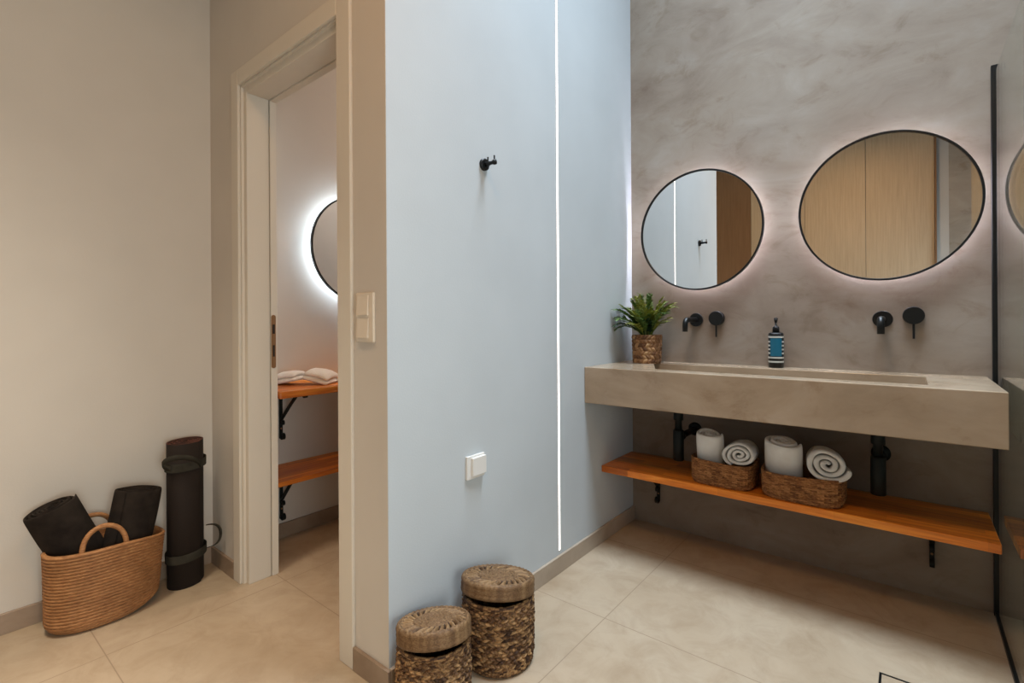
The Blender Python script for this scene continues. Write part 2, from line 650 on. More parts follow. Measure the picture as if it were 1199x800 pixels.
# ------------------------------------------------------------------ light line let into the partition wall
ls = thing('led_light_strip', 'thin vertical glowing white light line recessed in the pale wall', 'light', (XC, 1.82, 0.092))
bm = bmesh.new()
box(bm, XC - 0.0005, XC + 0.0016, 1.811, 1.8135, 0.092, 4.38)
box(bm, XC - 0.0005, XC + 0.0016, 1.8255, 1.828, 0.092, 4.38)
obj('channel', bm, 'white_plastic', ls)
obj('diffuser', B(XC - 0.0005, XC + 0.0018, 1.8135, 1.8255, 0.094, 4.38), 'led_diffuser', ls)

# ------------------------------------------------------------------ round mirrors
def round_mirror(label, center, normal, led, group=None, r=0.302):
    """center lies on the wall, normal points into the room"""
    nrm = Vector(normal)
    t_ = thing('round_mirror', label, 'mirror', center, group)
    c = Vector(center)
    obj('mirror_glass', lathe(bmesh.new(), c, nrm, [(0.048, 0.0), (0.048, r - 0.004), (0.044, r - 0.004), (0.044, 0.0)], 96), 'mirror_silver', t_, label='silvered glass')
    obj('mirror_frame', lathe(bmesh.new(), c, nrm, [(0.038, r - 0.008), (0.054, r - 0.008), (0.055, r - 0.006), (0.055, r - 0.001), (0.054, r), (0.038, r)], 128, True), 'black_metal', t_, label='thin black rim')
    bk = obj('backing', lathe(bmesh.new(), c, nrm, [(0.0, 0.0), (0.0, r - 0.075), (0.038, r - 0.075), (0.038, r - 0.004), (0.043, r - 0.004), (0.043, 0.0)], 96), 'backing_grey', t_)
    obj('led_ring', lathe(bmesh.new(), c, nrm, [(0.016, r - 0.075), (0.016, r - 0.070), (0.030, r - 0.070), (0.030, r - 0.075)], 96, True), led, t_, label='glowing backlight ring')
    return t_


MZ = 1.557
round_mirror('round backlit mirror reflecting the light line and robe hook', (-0.826, YD, MZ), (0, -1, 0), 'halo_led')
round_mirror('round backlit mirror reflecting pale oak doors, beside the shower glass', (-0.082, YD, MZ + 0.006), (0, -1, 0), 'halo_led')
round_mirror('round backlit mirror seen through the doorway with a bluish glow', (XA, 1.672, 1.522), (1, 0, 0), 'halo_led_cool')

# ------------------------------------------------------------------ concrete counter with trough basin
def counter():
    x0, x1, y0, y1, z0, z1 = XC + 0.0005, 0.226, 2.042, YD - 0.0005, 0.714, 0.8845
    bx0, bx1, by0, by1, bz = -0.89, 0.046, 2.13, 2.44, 0.775
    bm = bmesh.new()
    o = [bm.verts.new(p) for p in ((x0, y0, z1), (x1, y0, z1), (x1, y1, z1), (x0, y1, z1))]
    i = [bm.verts.new(p) for p in ((bx0, by0, z1), (bx1, by0, z1), (bx1, by1, z1), (bx0 - 0.14, by1, z1))]
    s = 0.004
    d = [bm.verts.new(p) for p in ((bx0 + s, by0 + s, bz), (bx1 - s, by0 + s, bz), (bx1 - s, by1 - s, bz), (bx0 - 0.14 + s, by1 - s, bz))]
    u = [bm.verts.new(p) for p in ((x0, y0, z0), (x1, y0, z0), (x1, y1, z0), (x0, y1, z0))]
    for k in range(4):
        j = (k + 1) % 4
        bm.faces.new((o[k], o[j], i[j], i[k]))
        bm.faces.new((i[k], i[j], d[j], d[k]))
        bm.faces.new((o[k], u[k], u[j], o[j]))
    bm.faces.new(d)
    bm.faces.new(u)
    es = [e for e in bm.edges]
    bmesh.ops.bevel(bm, geom=es, offset=0.003, segments=2, affect='EDGES', profile=0.5)
    t_ = thing('washbasin_counter', 'wide wall-mounted concrete counter with a long sunken trough basin', 'washbasin', (-0.49, 2.3, 0.714))
    obj('counter_slab', bm, 'counter_cement', t_)
    for x in (-0.80, -0.055):
        obj('drain_cover', lathe(bmesh.new(), (x, 2.29, bz), (0, 0, 1), [(0, 0.032), (0.003, 0.032), (0.004, 0.028), (0.003, 0.0)], 32), 'black_metal', t_)


counter()

# ------------------------------------------------------------------ bottle traps
def trap(label, x, zb=0.436):
    y = 2.33
    t_ = thing('bottle_trap', label, 'drain pipe', (x, y, zb), 'black traps under the counter')
    obj('tailpipe', lathe(bmesh.new(), (x, y, 0), (0, 0, 1), [(0.7138, 0.0), (0.7138, 0.0225), (0.630, 0.0225), (0.626, 0.016), (0.57, 0.016), (0.57, 0.0)], 28), 'black_iron', t_, True)
    obj('trap_body', lathe(bmesh.new(), (x, y, 0), (0, 0, 1), [(0.582, 0.0), (0.582, 0.021), (0.578, 0.0245), (zb + 0.003, 0.0245), (zb, 0.021), (zb, 0.0)], 32), 'black_iron', t_, True)
    bm = bmesh.new()
    pts = [(x, y + 0.015, 0.545), (x, 2.42, 0.545), (x, YD - 0.004, 0.545)]
    tube(bm, pts, 0.0155, 18)
    lathe(bm, (x, 2.352, 0.545), (0, 1, 0), [(0, 0.015), (0, 0.021), (0.024, 0.021), (0.024, 0.015)], 28)
    obj('wall_pipe', bm, 'black_iron', t_, True)
    obj('wall_flange', lathe(bmesh.new(), (x, YD, 0.545), (0, -1, 0), [(0, 0.0), (0, 0.034), (0.004, 0.034), (0.012, 0.018), (0.012, 0.0)], 32), 'black_iron', t_, True)


trap('black bottle trap under the counter, left of the towel baskets', -0.862)
trap('black bottle trap under the counter, right of the towel baskets', -0.096)

# ------------------------------------------------------------------ shelves and their iron brackets
def shelf(label, mat, b, group=None):
    t_ = thing('wooden_shelf', label, 'shelf', ((b[0] + b[1]) / 2, (b[2] + b[3]) / 2, b[4]), group)
    obj('board', B(*b, bev=0.003, seg=2), mat, t_)
    return t_


shelf('orange-brown butcher-block shelf under the concrete counter holding towel baskets', 'acacia_wood', (XC + 0.001, 0.226, 2.203, 2.545, 0.347, 0.379))
shelf('orange wooden shelf beyond the doorway with small white towels on it', 'acacia_wood_small_room', (XA + 0.001, -2.148, 1.045, 2.25, 0.767, 0.798))
shelf('lower red-brown empty wooden shelf beyond the doorway', 'acacia_wood_small_room', (XA + 0.001, -2.222, 1.045, 2.25, 0.356, 0.378))


def bracket(label, base, out, ztop, drop, reach, group):
    """base: point on the wall, out: horizontal unit vector into the room"""
    o = Vector(out)
    b = Vector((base[0], base[1], 0))
    t_ = thing('shelf_bracket', label, 'bracket', (base[0], base[1], ztop - drop), group)
    side = Vector((0, 0, 1)).cross(o)
    w = 0.008
    P = lambda d, z: b + o * d + Vector((0, 0, z))

    def strap(bm, pts, th=0.007):
        # flat bar following pts in the (out, z) plane
        rows = []
        for i, (d, z) in enumerate(pts):
            d0, z0 = pts[max(i - 1, 0)]
            d1, z1 = pts[min(i + 1, len(pts) - 1)]
            tx, tz = d1 - d0, z1 - z0
            L = sqrt(tx * tx + tz * tz)
            nx, nz = -tz / L * th / 2, tx / L * th / 2
            rows.append([bm.verts.new(P(d + sx * nx, z + sx * nz) + side * sw * w) for sx, sw in ((1, 1), (1, -1), (-1, -1), (-1, 1))])
        for a, c in zip(rows, rows[1:]):
            for k in range(4):
                bm.faces.new((a[k], a[(k + 1) % 4], c[(k + 1) % 4], c[k]))
        bm.faces.new(rows[0])
        bm.faces.new(rows[-1][::-1])
        return bm

    bm = strap(bmesh.new(), [(0.004, ztop - drop), (0.004, ztop)])
    strap(bm, [(0.0045, ztop - 0.0036), (reach, ztop - 0.0036)])
    obj('bracket_frame', bm, 'black_iron', t_)
    bm = strap(bmesh.new(), [(0.010, ztop - drop * 0.62), (reach * 0.42, ztop - drop * 0.27), (reach * 0.72, ztop - 0.006)])
    obj('brace', bm, 'black_iron', t_)
    for zc, r in ((ztop - drop + 0.013, 0.014), (ztop - drop * 0.68, 0.010)):
        bm = strap(bmesh.new(), [(0.010 + r * 0.9 + r * 0.95 * cos(a), zc + r * sin(a)) for a in [pi * 1.0 - k * 1.55 * pi / 10 * -1 for k in range(11)]], 0.006)
        obj('scroll', bm, 'black_iron', t_)
    bm = strap(bmesh.new(), [(reach - 0.012 + 0.010 * cos(a), ztop - 0.014 + 0.010 * sin(a)) for a in [pi / 2 - k * 1.4 * pi / 10 for k in range(11)]], 0.006)
    obj('scroll', bm, 'black_iron', t_)
    obj('screw', lathe(bmesh.new(), P(0.0075, ztop - drop * 0.80), o, [(0, 0.0), (0, 0.0045), (0.002, 0.0035), (0.0025, 0.0)], 14), 'brass_aged', t_)
    return t_


G1 = 'iron brackets under the wash area shelf'
bracket('black iron bracket below the left end of the basket shelf', (-1.058, YD), (0, -1, 0), 0.3465, 0.217, 0.25, G1)
bracket('black iron bracket below the right end of the basket shelf', (0.064, YD), (0, -1, 0), 0.3465, 0.217, 0.25, G1)
G2 = 'iron brackets in the small room'
bracket('black scrolled iron bracket holding the upper shelf beyond the doorway', (XA, 1.225), (1, 0, 0), 0.7665, 0.257, 0.26, G2)
bracket('black scrolled iron bracket holding the lower shelf beyond the doorway', (XA, 1.225), (1, 0, 0), 0.3555, 0.257, 0.22, G2)

# ------------------------------------------------------------------ taps
def spout(label, x, z=1.106):
    t_ = thing('wall_tap', label, 'tap', (x, YD, z), 'black wall taps')
    obj('escutcheon', lathe(bmesh.new(), (x, YD, z), (0, -1, 0), [(0, 0), (0, 0.034), (0.008, 0.0345), (0.0095, 0.033), (0.0095, 0.0)], 40), 'black_metal', t_)
    yo, r = 2.400, 0.0125
    pts = [(x, YD - 0.008, z), (x, yo + 0.03, z)] + [tuple(p) for p in arc((x, yo + 0.026, z - 0.026), 0.026, pi / 2, 0, 8, (0, -1, 0), (0, 0, 1))] + [(x, yo, z - 0.058)]
    obj('spout', tube(bmesh.new(), pts, r, 20), 'black_metal', t_, True)
    return t_


def valve(label, x, z=1.113):
    t_ = thing('tap_handle', label, 'tap handle', (x, YD, z), 'black tap handles')
    obj('escutcheon', lathe(bmesh.new(), (x, YD, z), (0, -1, 0), [(0, 0), (0, 0.035), (0.006, 0.0355), (0.0075, 0.034), (0.0075, 0.024), (0.016, 0.024), (0.016, 0.0)], 40), 'black_metal', t_)
    obj('knob', lathe(bmesh.new(), (x, YD - 0.014, z), (0, -1, 0), [(0, 0), (0, 0.0345), (0.016, 0.0352), (0.018, 0.0335), (0.018, 0.0)], 40), 'black_metal', t_)
    obj('lever', tube(bmesh.new(), [(x, YD - 0.024, z - 0.028), (x, YD - 0.024, z - 0.093)], 0.0040, 12), 'black_metal', t_)
    return t_


spout('black wall spout between the plant and the soap bottle', -0.852)
valve('black round tap handle with thin lever, between plant and soap bottle', -0.748)
spout('black wall spout under the right mirror', -0.088, 1.103)
valve('black round tap handle with thin lever, nearest the shower glass', 0.012, 1.117)

# ------------------------------------------------------------------ shower screen
ss = thing('shower_screen', 'clear frameless glass panel with black edge profiles at the right', 'shower screen', (XG, 1.7, 0))
obj('glass_pane', B(XG - 0.004, XG + 0.004, 1.62, YD - 0.012, 0.012, 2.0), 'shower_glass', ss, label='clear reflective glass')
obj('wall_profile', B(XG - 0.011, XG + 0.011, YD - 0.022, YD - 0.0003, 0.0, 2.042, bev=0.001, seg=1), 'black_metal', ss, label='black upright profile')
obj('floor_profile', B(XG - 0.009, XG + 0.009, 1.62, YD - 0.0222, 0.0, 0.016, bev=0.001, seg=1), 'black_metal', ss, label='black floor profile')

# ------------------------------------------------------------------ floor drain
fd = thing('floor_drain', 'square tiled floor drain with a thin black frame', 'drain', (-0.006, 1.841, 0))
bm = bmesh.new()
x0, x1, y0, y1, w_ = -0.079, 0.067, 1.766, 1.914, 0.0065
for a in ((x0, x1, y0, y0 + w_), (x0, x1, y1 - w_, y1), (x0, x0 + w_, y0 + w_, y1 - w_), (x1 - w_, x1, y0 + w_, y1 - w_)):
    box(bm, a[0], a[1], a[2], a[3], 0.0, 0.0015)
obj('drain_frame', bm, 'black_metal', fd, label='black frame')
obj('tile_insert', B(x0 + 0.008, x1 - 0.008, y0 + 0.008, y1 - 0.008, 0.0, 0.0012), 'floor_tiles', fd)

# ------------------------------------------------------------------ switches and robe hook
sw = thing('light_switch', 'double white rocker switch plate beside the door frame', 'light switch', (-1.306, YB, 1.04))
pl_ = obj('plate', B(-1.350, -1.262, YB - 0.010, YB - 0.0003, 1.040, 1.193, bev=0.0025), 'warm_plastic', sw)
for z in (1.053, 1.123):
    bm = B(-1.343, -1.284, YB - 0.0155, YB - 0.009, z, z + 0.062, bev=0.0015)
    for v in bm.verts:
        if v.co.y < YB - 0.012:
            v.co.y += 0.004 * (v.co.z - z) / 0.062
    obj('rocker', bm, 'warm_plastic', pl_)
sk = thing('wall_socket', 'square white covered socket low on the pale wall', 'socket', (XC, 1.278, 0.548))
pl_ = obj('plate', B(XC + 0.0003, XC + 0.010, 1.233, 1.323, 0.549, 0.631, bev=0.002), 'white_plastic', sk)
bm = B(XC + 0.009, XC + 0.020, 1.252, 1.322, 0.560, 0.624, bev=0.002)
obj('hinged_cover', bm, 'white_plastic', pl_)

hk = thing('robe_hook', 'small black robe hook high on the pale wall', 'hook', (XC, 1.332, 1.673))
hc = Vector((XC, 1.336, 1.673))
obj('wall_rose', lathe(bmesh.new(), hc, (1, 0, 0), [(0.0, 0), (0.0, 0.0215), (0.010, 0.0215), (0.012, 0.0195), (0.012, 0.0)], 32), 'black_metal', hk)
obj('arm', lathe(bmesh.new(), hc, (1, 0, 0), [(0.011, 0), (0.011, 0.009), (0.020, 0.0075), (0.026, 0.009), (0.034, 0.0065), (0.048, 0.0065), (0.050, 0.0095), (0.058, 0.0095), (0.060, 0.0)], 20), 'black_metal', hk, True)
for dx in (0.022, 0.053):
    obj('peg', tube(bmesh.new(), [hc + Vector((dx, 0, 0.005)), hc + Vector((dx, 0, 0.024))], 0.0028, 10), 'black_metal', hk)

# ------------------------------------------------------------------ weaving helpers
def weave_shell(bm, outline, z0, z1, nu, nz, scale_at, disp, wall=0.006, bottom=True, rim=0.004, zfun=None, cells=None):
    """outline(u)->(x,y,nx,ny) unit outline; scale_at(t)->(sx,sy,ox,oy); disp(u,t)->outward offset.
    closed shell with inside wall"""
    lay = bm.verts.layers.float_color.new('strand')

    def row(t, extra, inner=False):
        sx, sy, ox, oy = scale_at(t)
        vs = []
        for k in range(nu):
            u = k / nu
            x, y, nx, ny = outline(u)
            d = (disp(u, t) if not inner else -wall) + extra
            z = z0 + (z1 - z0) * t
            if zfun:
                z = zfun(u, t, z)
            bv = bm.verts.new((ox + x * sx + nx * d, oy + y * sy + ny * d, z))
            q = 0.5
            if cells:
                ph, j = cells(u, t)
                q = 0.5 + 0.5 * max(-1, min(1, 1.9 * noise.noise(Vector((math.floor(ph) * 5.37 + 0.3, j * 7.91 + 0.7, 1.5)))))
            bv[lay] = (q, q, q, 1)
            vs.append(bv)
        return vs
    rows = [row(i / nz, 0.0) for i in range(nz + 1)]
    inner = [row(1.0, 0, True), row(0.5, 0, True), row(0.04, 0, True)]
    allr = rows + inner
    for a, b in zip(allr, allr[1:]):
        for k in range(nu):
            k2 = (k + 1) % nu
            bm.faces.new((a[k], a[k2], b[k2], b[k]))
    bm.faces.new(rows[0][::-1])
    bm.faces.new(inner[-1])
    return bm


def superellipse(n):
    def f(u):
        a = 2 * pi * u
        c, s = cos(a), sin(a)
        r = (abs(c) ** n + abs(s) ** n) ** (-1 / n)
        x, y = r * c, r * s
        nx, ny = abs(x) ** (n - 1) * (1 if x > 0 else -1), abs(y) ** (n - 1) * (1 if y > 0 else -1)
        L = sqrt(nx * nx + ny * ny) or 1
        return x, y, nx / L, ny / L
    return f


def braid(ncell, nrow, amp, z_lo=0.0, z_hi=1.0, seed=0.0):
    def f(u, t):
        if t < z_lo or t > z_hi:
            return 0.0
        q = (t - z_lo) / (z_hi - z_lo) * nrow
        j = int(q)
        v = q - j
        s = 1 if j % 2 else -1
        ph = u * ncell + s * 0.55 * (v - 0.5) + 0.37 * j + 0.12 * sin(j * 2.3 + u * 9 + seed)
        a = abs(sin(pi * ph)) ** 0.7
        b = max(0.0, sin(pi * v)) ** 0.5
        k = noise.noise(Vector((int(ph) * 0.71, j * 0.93, seed)))
        return amp * (a * b * (1 + 0.35 * k)) - amp * 0.5

    def cells(u, t):
        if t < z_lo or t > z_hi:
            return int(u * 60), int(t * 40)
        q = (t - z_lo) / (z_hi - z_lo) * nrow
        j = int(q)
        s = 1 if j % 2 else -1
        return (u * ncell + s * 0.55 * (q - j - 0.5) + 0.37 * j + 0.12 * sin(j * 2.3 + u * 9 + seed)), j
    f.cells = cells
    return f


# ------------------------------------------------------------------ lidded seagrass hampers
def hamper(label, cx, cy, rb, rt_, zb, lid_r, tilt_dir, tilt, seed, scale=1.0):
    t_ = thing('lidded_basket', label, 'basket', (cx, cy, 0), 'lidded seagrass baskets')
    circ = superellipse(2.0)
    br = braid(34, 17, 0.0085, 0.12, 0.93, seed)

    def disp(u, t):
        if t <= 0.12:
            return 0.0025 * abs(sin(pi * t / 0.12 * 4)) + 0.001 * sin(u * 400) - 0.001
        if t > 0.93:
            return 0.003 * abs(sin(pi * (t - 0.93) / 0.07)) + 0.001
        return br(u, t)

    def sc(t):
        r = rb + (rt_ - rb) * t + 0.004 * sin(pi * t)
        if t < 0.05:
            r -= 0.008 * (1 - t / 0.05) ** 2
        wob = 0.002 * sin(t * 9 + seed)
        return r, r, cx + wob + (tilt_dir[0] * 0.0), cy - wob
    obj('basket_body', weave_shell(bmesh.new(), circ, 0.0, zb, 320, 130, sc, disp, 0.006, cells=br.cells), 'seagrass', t_, True)
    # lid: shallow drum tilted up on one side; built upright then turned
    bm = bmesh.new()
    nu = 312
    rows = []
    tone = {}
    lay = bm.verts.layers.float_color.new('strand')
    prof = []
    N = 60
    hs = 0.042
    for i in range(9):
        q = i / 8
        prof.append((lid_r + 0.0022 * abs(sin(q * pi * 3)), -hs + hs * q, 0))
    for i in range(1, N + 1):
        q = i / N
        prof.append((lid_r * (1 - q), 0.0, q))
    for (r, z, q) in prof:
        ring_ = []
        for k in range(nu):
            u = k / nu
            zz = z
            rr = r
            if q > 0:
                rad = 1 - q
                if 0.55 < rad < 0.88:   # openwork band of slanting strands
                    b = sin(pi * (rad - 0.55) / 0.33)
                    zz += -0.012 * b + 0.016 * b * abs(sin(pi * (u * 26 + rad * 3.2))) ** 0.8
                elif rad >= 0.88:
                    zz += 0.0050 * sin(pi * (rad - 0.88) / 0.12) + 0.0008 * sin(u * 260)
                else:
                    zz += 0.0028 * abs(sin(rad * 34)) + 0.0006 * sin(u * 200 * rad)
                zz += 0.004 * (1 - rad * rad)
            if q >= 1:
                rr = 0.0005
            ring_.append(Vector((rr * cos(2 * pi * u), rr * sin(2 * pi * u), zz)))
            rad = 1 - q
            if q > 0 and 0.55 < rad < 0.88:
                ph = u * 26 + rad * 3.2
                w_ = abs(sin(pi * ph))
                tone[(len(rows), k)] = (0.70 + 0.5 * noise.noise(Vector((math.floor(ph) * 3.3, 1.7, seed)))) if w_ > 0.42 else 0.12  # low tone paints shade into the gaps between the strands
            else:
                tone[(len(rows), k)] = 0.56 + 0.25 * noise.noise(Vector((u * 40, rad * 30, seed)))
        rows.append(ring_)
    # underside
    rows = [[Vector((0.001 * cos(2 * pi * k / nu), 0.001 * sin(2 * pi * k / nu), -0.010)) for k in range(nu)],
            [Vector(((lid_r - 0.007) * cos(2 * pi * k / nu), (lid_r - 0.007) * sin(2 * pi * k / nu), -0.010)) for k in range(nu)],
            [Vector(((lid_r - 0.006) * cos(2 * pi * k / nu), (lid_r - 0.006) * sin(2 * pi * k / nu), -hs)) for k in range(nu)]] + rows
    ax = Vector((-tilt_dir[1], tilt_dir[0], 0))
    rot = Matrix.Rotation(-tilt, 3, ax)
    cen = Vector((cx, cy, zb + hs - 0.001))
    vr = [[bm.verts.new(rot @ p + cen) for p in rr] for rr in rows]
    for i_, rr in enumerate(vr):
        for k, bv in enumerate(rr):
            q = tone.get((i_ - 3, k), 0.3)
            bv[lay] = (q, q, q, 1)
    for a, b in zip(vr, vr[1:]):
        for k in range(nu):
            k2 = (k + 1) % nu
            bm.faces.new((a[k], a[k2], b[k2], b[k]))
    bm.faces.new(vr[0])
    bm.faces.new(vr[-1])
    obj('lid', bm, 'seagrass_lid', t_, True, label='round woven lid set slightly askew')
    return t_


hamper('taller lidded seagrass basket, farther from the doorway corner', -1.062, 1.236, 0.112, 0.114, 0.222, 0.119, (0.45, -0.9), radians(11.5), 0.3)
hamper('smaller lidded seagrass basket nearest the doorway corner', -1.083, 0.972, 0.104, 0.101, 0.192, 0.106, (0.85, -0.53), radians(12.5), 4.1)

# ------------------------------------------------------------------ rope tote with dark towels
def tote():
    cx, cy = -2.385, 0.482
    t_ = thing('rope_tote_basket', 'large tan coiled-rope basket with loop handles holding dark towels', 'basket', (cx, cy, 0))
    ob = superellipse(2.25)
    rot = radians(8)

    def outline(u):
        x, y, nx, ny = ob(u)
        return x, y, nx, ny

    def sc(t):
        k = min(1.0, t / 0.14)
        f = 1 - 0.16 * (1 - k) ** 2
        a = (0.098 + 0.012 * t) * f
        b = (0.162 + 0.016 * t) * f
        return a, b, cx + 0.02 * t * 0.5, cy + 0.008 * t

    def disp(u, t):
        n = 25
        v = (t * n) % 1
        st = 0.0006 * sin(u * 2 * pi * 170 + int(t * n) * 2.1)
        return 0.0065 * sqrt(max(0, sin(pi * v))) + st + 0.003 * sin(2 * pi * u * 2 + 3 * t) * t

    def zf(u, t, z):
        # the right end is a little lower, the front sags slightly
        return z - 0.028 * t * max(0.0, sin(2 * pi * u)) ** 2 + 0.018 * max(0.0, 1 - t * 3) * max(0.0, sin(2 * pi * u)) ** 2

    bm = weave_shell(bmesh.new(), outline, 0.0, 0.292, 320, 200, sc, disp, 0.007, zfun=zf)
    obj('basket_body', bm, 'jute_rope', t_, True)
    for s in (1, -1):
        x = cx + 0.01 + s * 0.091
        pts = []
        for i in range(17):
            a = pi * i / 16
            pts.append((x + s * 0.004 - 0.02 * sin(a) * (s if s > 0 else -0.3), cy - 0.018 + 0.064 * cos(a), 0.275 + 0.088 * sin(a) ** 0.8))
        pts = [(x, pts[0][1], 0.20)] + pts + [(x, pts[-1][1], 0.20)]
        obj('handle', tube(bmesh.new(), pts, 0.0085, 12), 'jute_rope', t_, True)
    return t_


tote()


# ------------------------------------------------------------------ rolled towels
def towel_roll(name, label, cat, group, mat, center, axis, length, r0, thick, gap, turns, squash=1.0, sdir=None, start=0.0, seed=0.0, sag=0.0, taper=0.0, inner_r=0.004, rnd=0.5):
    """a spiral of cloth; axis points to the visible end, center is the middle"""
    a, u, v = basis(axis)
    if sdir is not None:
        v = Vector(sdir)
        v = (v - a * v.dot(a)).normalized()
        u = v.cross(a).normalized()
    bm = bmesh.new()
    pitch = thick + gap
    N = int(turns * 40)
    nl = 9
    sections = []
    for i in range(N + 1):
        th = 2 * pi * turns * i / N
        r = inner_r + pitch * th / (2 * pi)
        wob = 1 + 0.05 * sin(2 * th + seed) + 0.03 * sin(3.3 * th + seed * 2)
        # thin out at the start and end of the cloth
        tk = thick * min(1.0, 0.45 + i / (N * 0.04), 0.45 + (N - i) / (N * 0.02))
        cx_, sx_ = cos(th + start), sin(th + start)
        edge = 0.004 * noise.noise(Vector((th * 0.8, seed, 0))) + 0.003 * sin(th * 0.5 + seed)
        col = []
        # section across the thickness: inner, mid, outer; along the length
        for j in range(nl):
            q = j / (nl - 1)
            L = (q - 0.5) * length
            e = min(q, 1 - q) * (nl - 1)
            k = rnd if e < 0.5 else (0.9 if e < 1.5 else 1.0)
            ww = 1 + 0.02 * sin(q * 5 + seed + th)
            tp = 1 + taper * (q - 0.5)
            for sgn in (-1, 1):
                rr = max(0.0008, (r * wob + sgn * tk * 0.5 * k) * ww * tp)
                p = u * (rr * cx_) + v * (rr * sx_ * squash)
                if sag:
                    p += v * (-sag * (rr * cx_) ** 2 / max(r0, 1e-3))
                LL = L + (edge if e < 1.5 else 0)
                if e < 0.5:
                    LL -= 0.0
                elif e < 1.5:
                    LL = (L + (0.5 * thick if q < 0.5 else -0.5 * thick) * 0) + edge
                col.append(bm.verts.new(Vector(center) + p + a * LL))
        sections.append(col)
    # pull the row next to each end close to the end so the hem looks rounded
    for col in sections:
        for s_, (i0, i1) in enumerate((((0, 1), (2, 3)), ((2 * (nl - 1), 2 * (nl - 1) + 1), (2 * (nl - 2), 2 * (nl - 2) + 1)))):
            mid_end = (col[i0[0]].co + col[i0[1]].co) / 2
            for q in (0, 1):
                d = col[i1[q]].co - col[i0[q]].co
                ax_d = a * d.dot(a)
                col[i1[q]].co -= ax_d * 0.80
    for A, D in zip(sections, sections[1:]):
        for j in range(nl - 1):
            bm.faces.new((A[2 * j], D[2 * j], D[2 * j + 2], A[2 * j + 2]))
            bm.faces.new((A[2 * j + 1], A[2 * j + 3], D[2 * j + 3], D[2 * j + 1]))
        bm.faces.new((A[0], A[1], D[1], D[0]))
        e = 2 * (nl - 1)
        bm.faces.new((A[e], D[e], D[e + 1], A[e + 1]))
    for col in (sections[0], sections[-1]):
        for j in range(nl - 1):
            bm.faces.new((col[2 * j], col[2 * j + 2], col[2 * j + 3], col[2 * j + 1]))
    o = obj(name, bm, mat, None, True)
    sub = o.modifiers.new('s', 'SUBSURF')
    sub.levels = sub.render_levels = 1
    tag(o, label, cat, group)
    return o


GT = 'dark rolled towels in the rope basket'
towel_roll('rolled_towel', 'dark rolled towel leaning left in the rope basket', 'towel', GT, 'charcoal_terry',
           (-2.405, 0.376, 0.345), (0.05, -0.42, 1.0), 0.225, 0.08, 0.011, 0.001, 6.2, 0.72, (1, -0.25, 0), 2.0, 1.0, inner_r=0.004)
towel_roll('rolled_towel', 'dark rolled towel standing at the right in the rope basket', 'towel', GT, 'charcoal_terry',
           (-2.375, 0.573, 0.338), (-0.03, 0.20, 1.0), 0.225, 0.08, 0.011, 0.001, 6.0, 0.8, (1, 0.2, 0), 0.6, 2.6, inner_r=0.004)

# shelf baskets
def shelf_basket(label, x0, x1, y0, y1, h, rot, seed):
    cx, cy, z0 = (x0 + x1) / 2, (y0 + y1) / 2, 0.3795
    t_ = thing('storage_basket', label, 'basket', (cx, cy, z0), 'woven baskets on the wash area shelf')
    se = superellipse(4.0)
    a, b = (x1 - x0) / 2, (y1 - y0) / 2
    n = 17

    def outline(u):
        x, y, nx, ny = se(u)
        return x, y, nx, ny

    def sc(t):
        k = min(1.0, t / 0.25)
        f = 0.93 + 0.07 * (1 - (1 - k) ** 2) + 0.015 * t
        return a * f, b * f, cx, cy

    def disp(u, t):
        j = int(t * n * 0.999)
        v = t * n - j
        cell = sin(2 * pi * (u * 64 + 0.5 * (j % 2) + 0.25 * v * (1 if j % 2 else -1)))
        return 0.0028 * sqrt(max(0, sin(pi * v))) + 0.0010 * cell + 0.0012 * noise.noise(Vector((u * 40, j, seed)))

    def zf(u, t, z):
        return z + 0.004 * t * sin(2 * pi * u * 2 + seed)
    bm = weave_shell(bmesh.new(), outline, z0, z0 + h, 384, 136, sc, disp, 0.006, zfun=zf, cells=lambda u, t: (u * 46 + 0.5 * (int(t * n * 0.999) % 2), int(t * n * 0.999)))
    if rot:
        bmesh.ops.rotate(bm, cent=(cx, cy, z0), matrix=Matrix.Rotation(rot, 3, 'Z'), verts=bm.verts[:])
    obj('basket_body', bm, 'shelf_basket_straw', t_, True)
    return t_


shelf_basket('woven brown basket with two white towel rolls, nearer the pale wall', -0.775, -0.520, 2.215, 2.415, 0.108, 0.0, 0.5)
shelf_basket('woven brown basket with two white towel rolls, nearer the shower glass', -0.484, -0.200, 2.208, 2.412, 0.108, 0.0, 2.5)
GW = 'white rolled towels in the shelf baskets'
towel_roll('rolled_towel', 'white rolled towel standing upright, leftmost in the shelf baskets', 'towel', GW, 'white_terry',
           (-0.708, 2.300, 0.500), (0.05, -0.22, 1.0), 0.20, 0.06, 0.0178, 0.0010, 2.9, 0.80, (0, 1, 0), 1.0, 0.4)
towel_roll('rolled_towel', 'white towel roll with spiral end facing out, in the left shelf basket', 'towel', GW, 'white_terry',
           (-0.576, 2.320, 0.519), (0.10, -1.0, 0.12), 0.175, 0.06, 0.0175, 0.0012, 3.1, 0.86, (0, 0, 1), 3.6, 1.7)
towel_roll('rolled_towel', 'white rolled towel standing upright in the right shelf basket', 'towel', GW, 'white_terry',
           (-0.412, 2.298, 0.508), (0.02, -0.28, 1.0), 0.21, 0.07, 0.0205, 0.0010, 3.0, 0.74, (0.2, 1, 0), 0.2, 3.0)
towel_roll('rolled_towel', 'plump white towel roll with spiral end facing out, nearest the shower glass', 'towel', GW, 'white_terry',
           (-0.262, 2.318, 0.532), (0.16, -1.0, 0.14), 0.175, 0.08, 0.0230, 0.0012, 2.95, 0.78, (0.25, 0, 1), 0.4, 5.2)

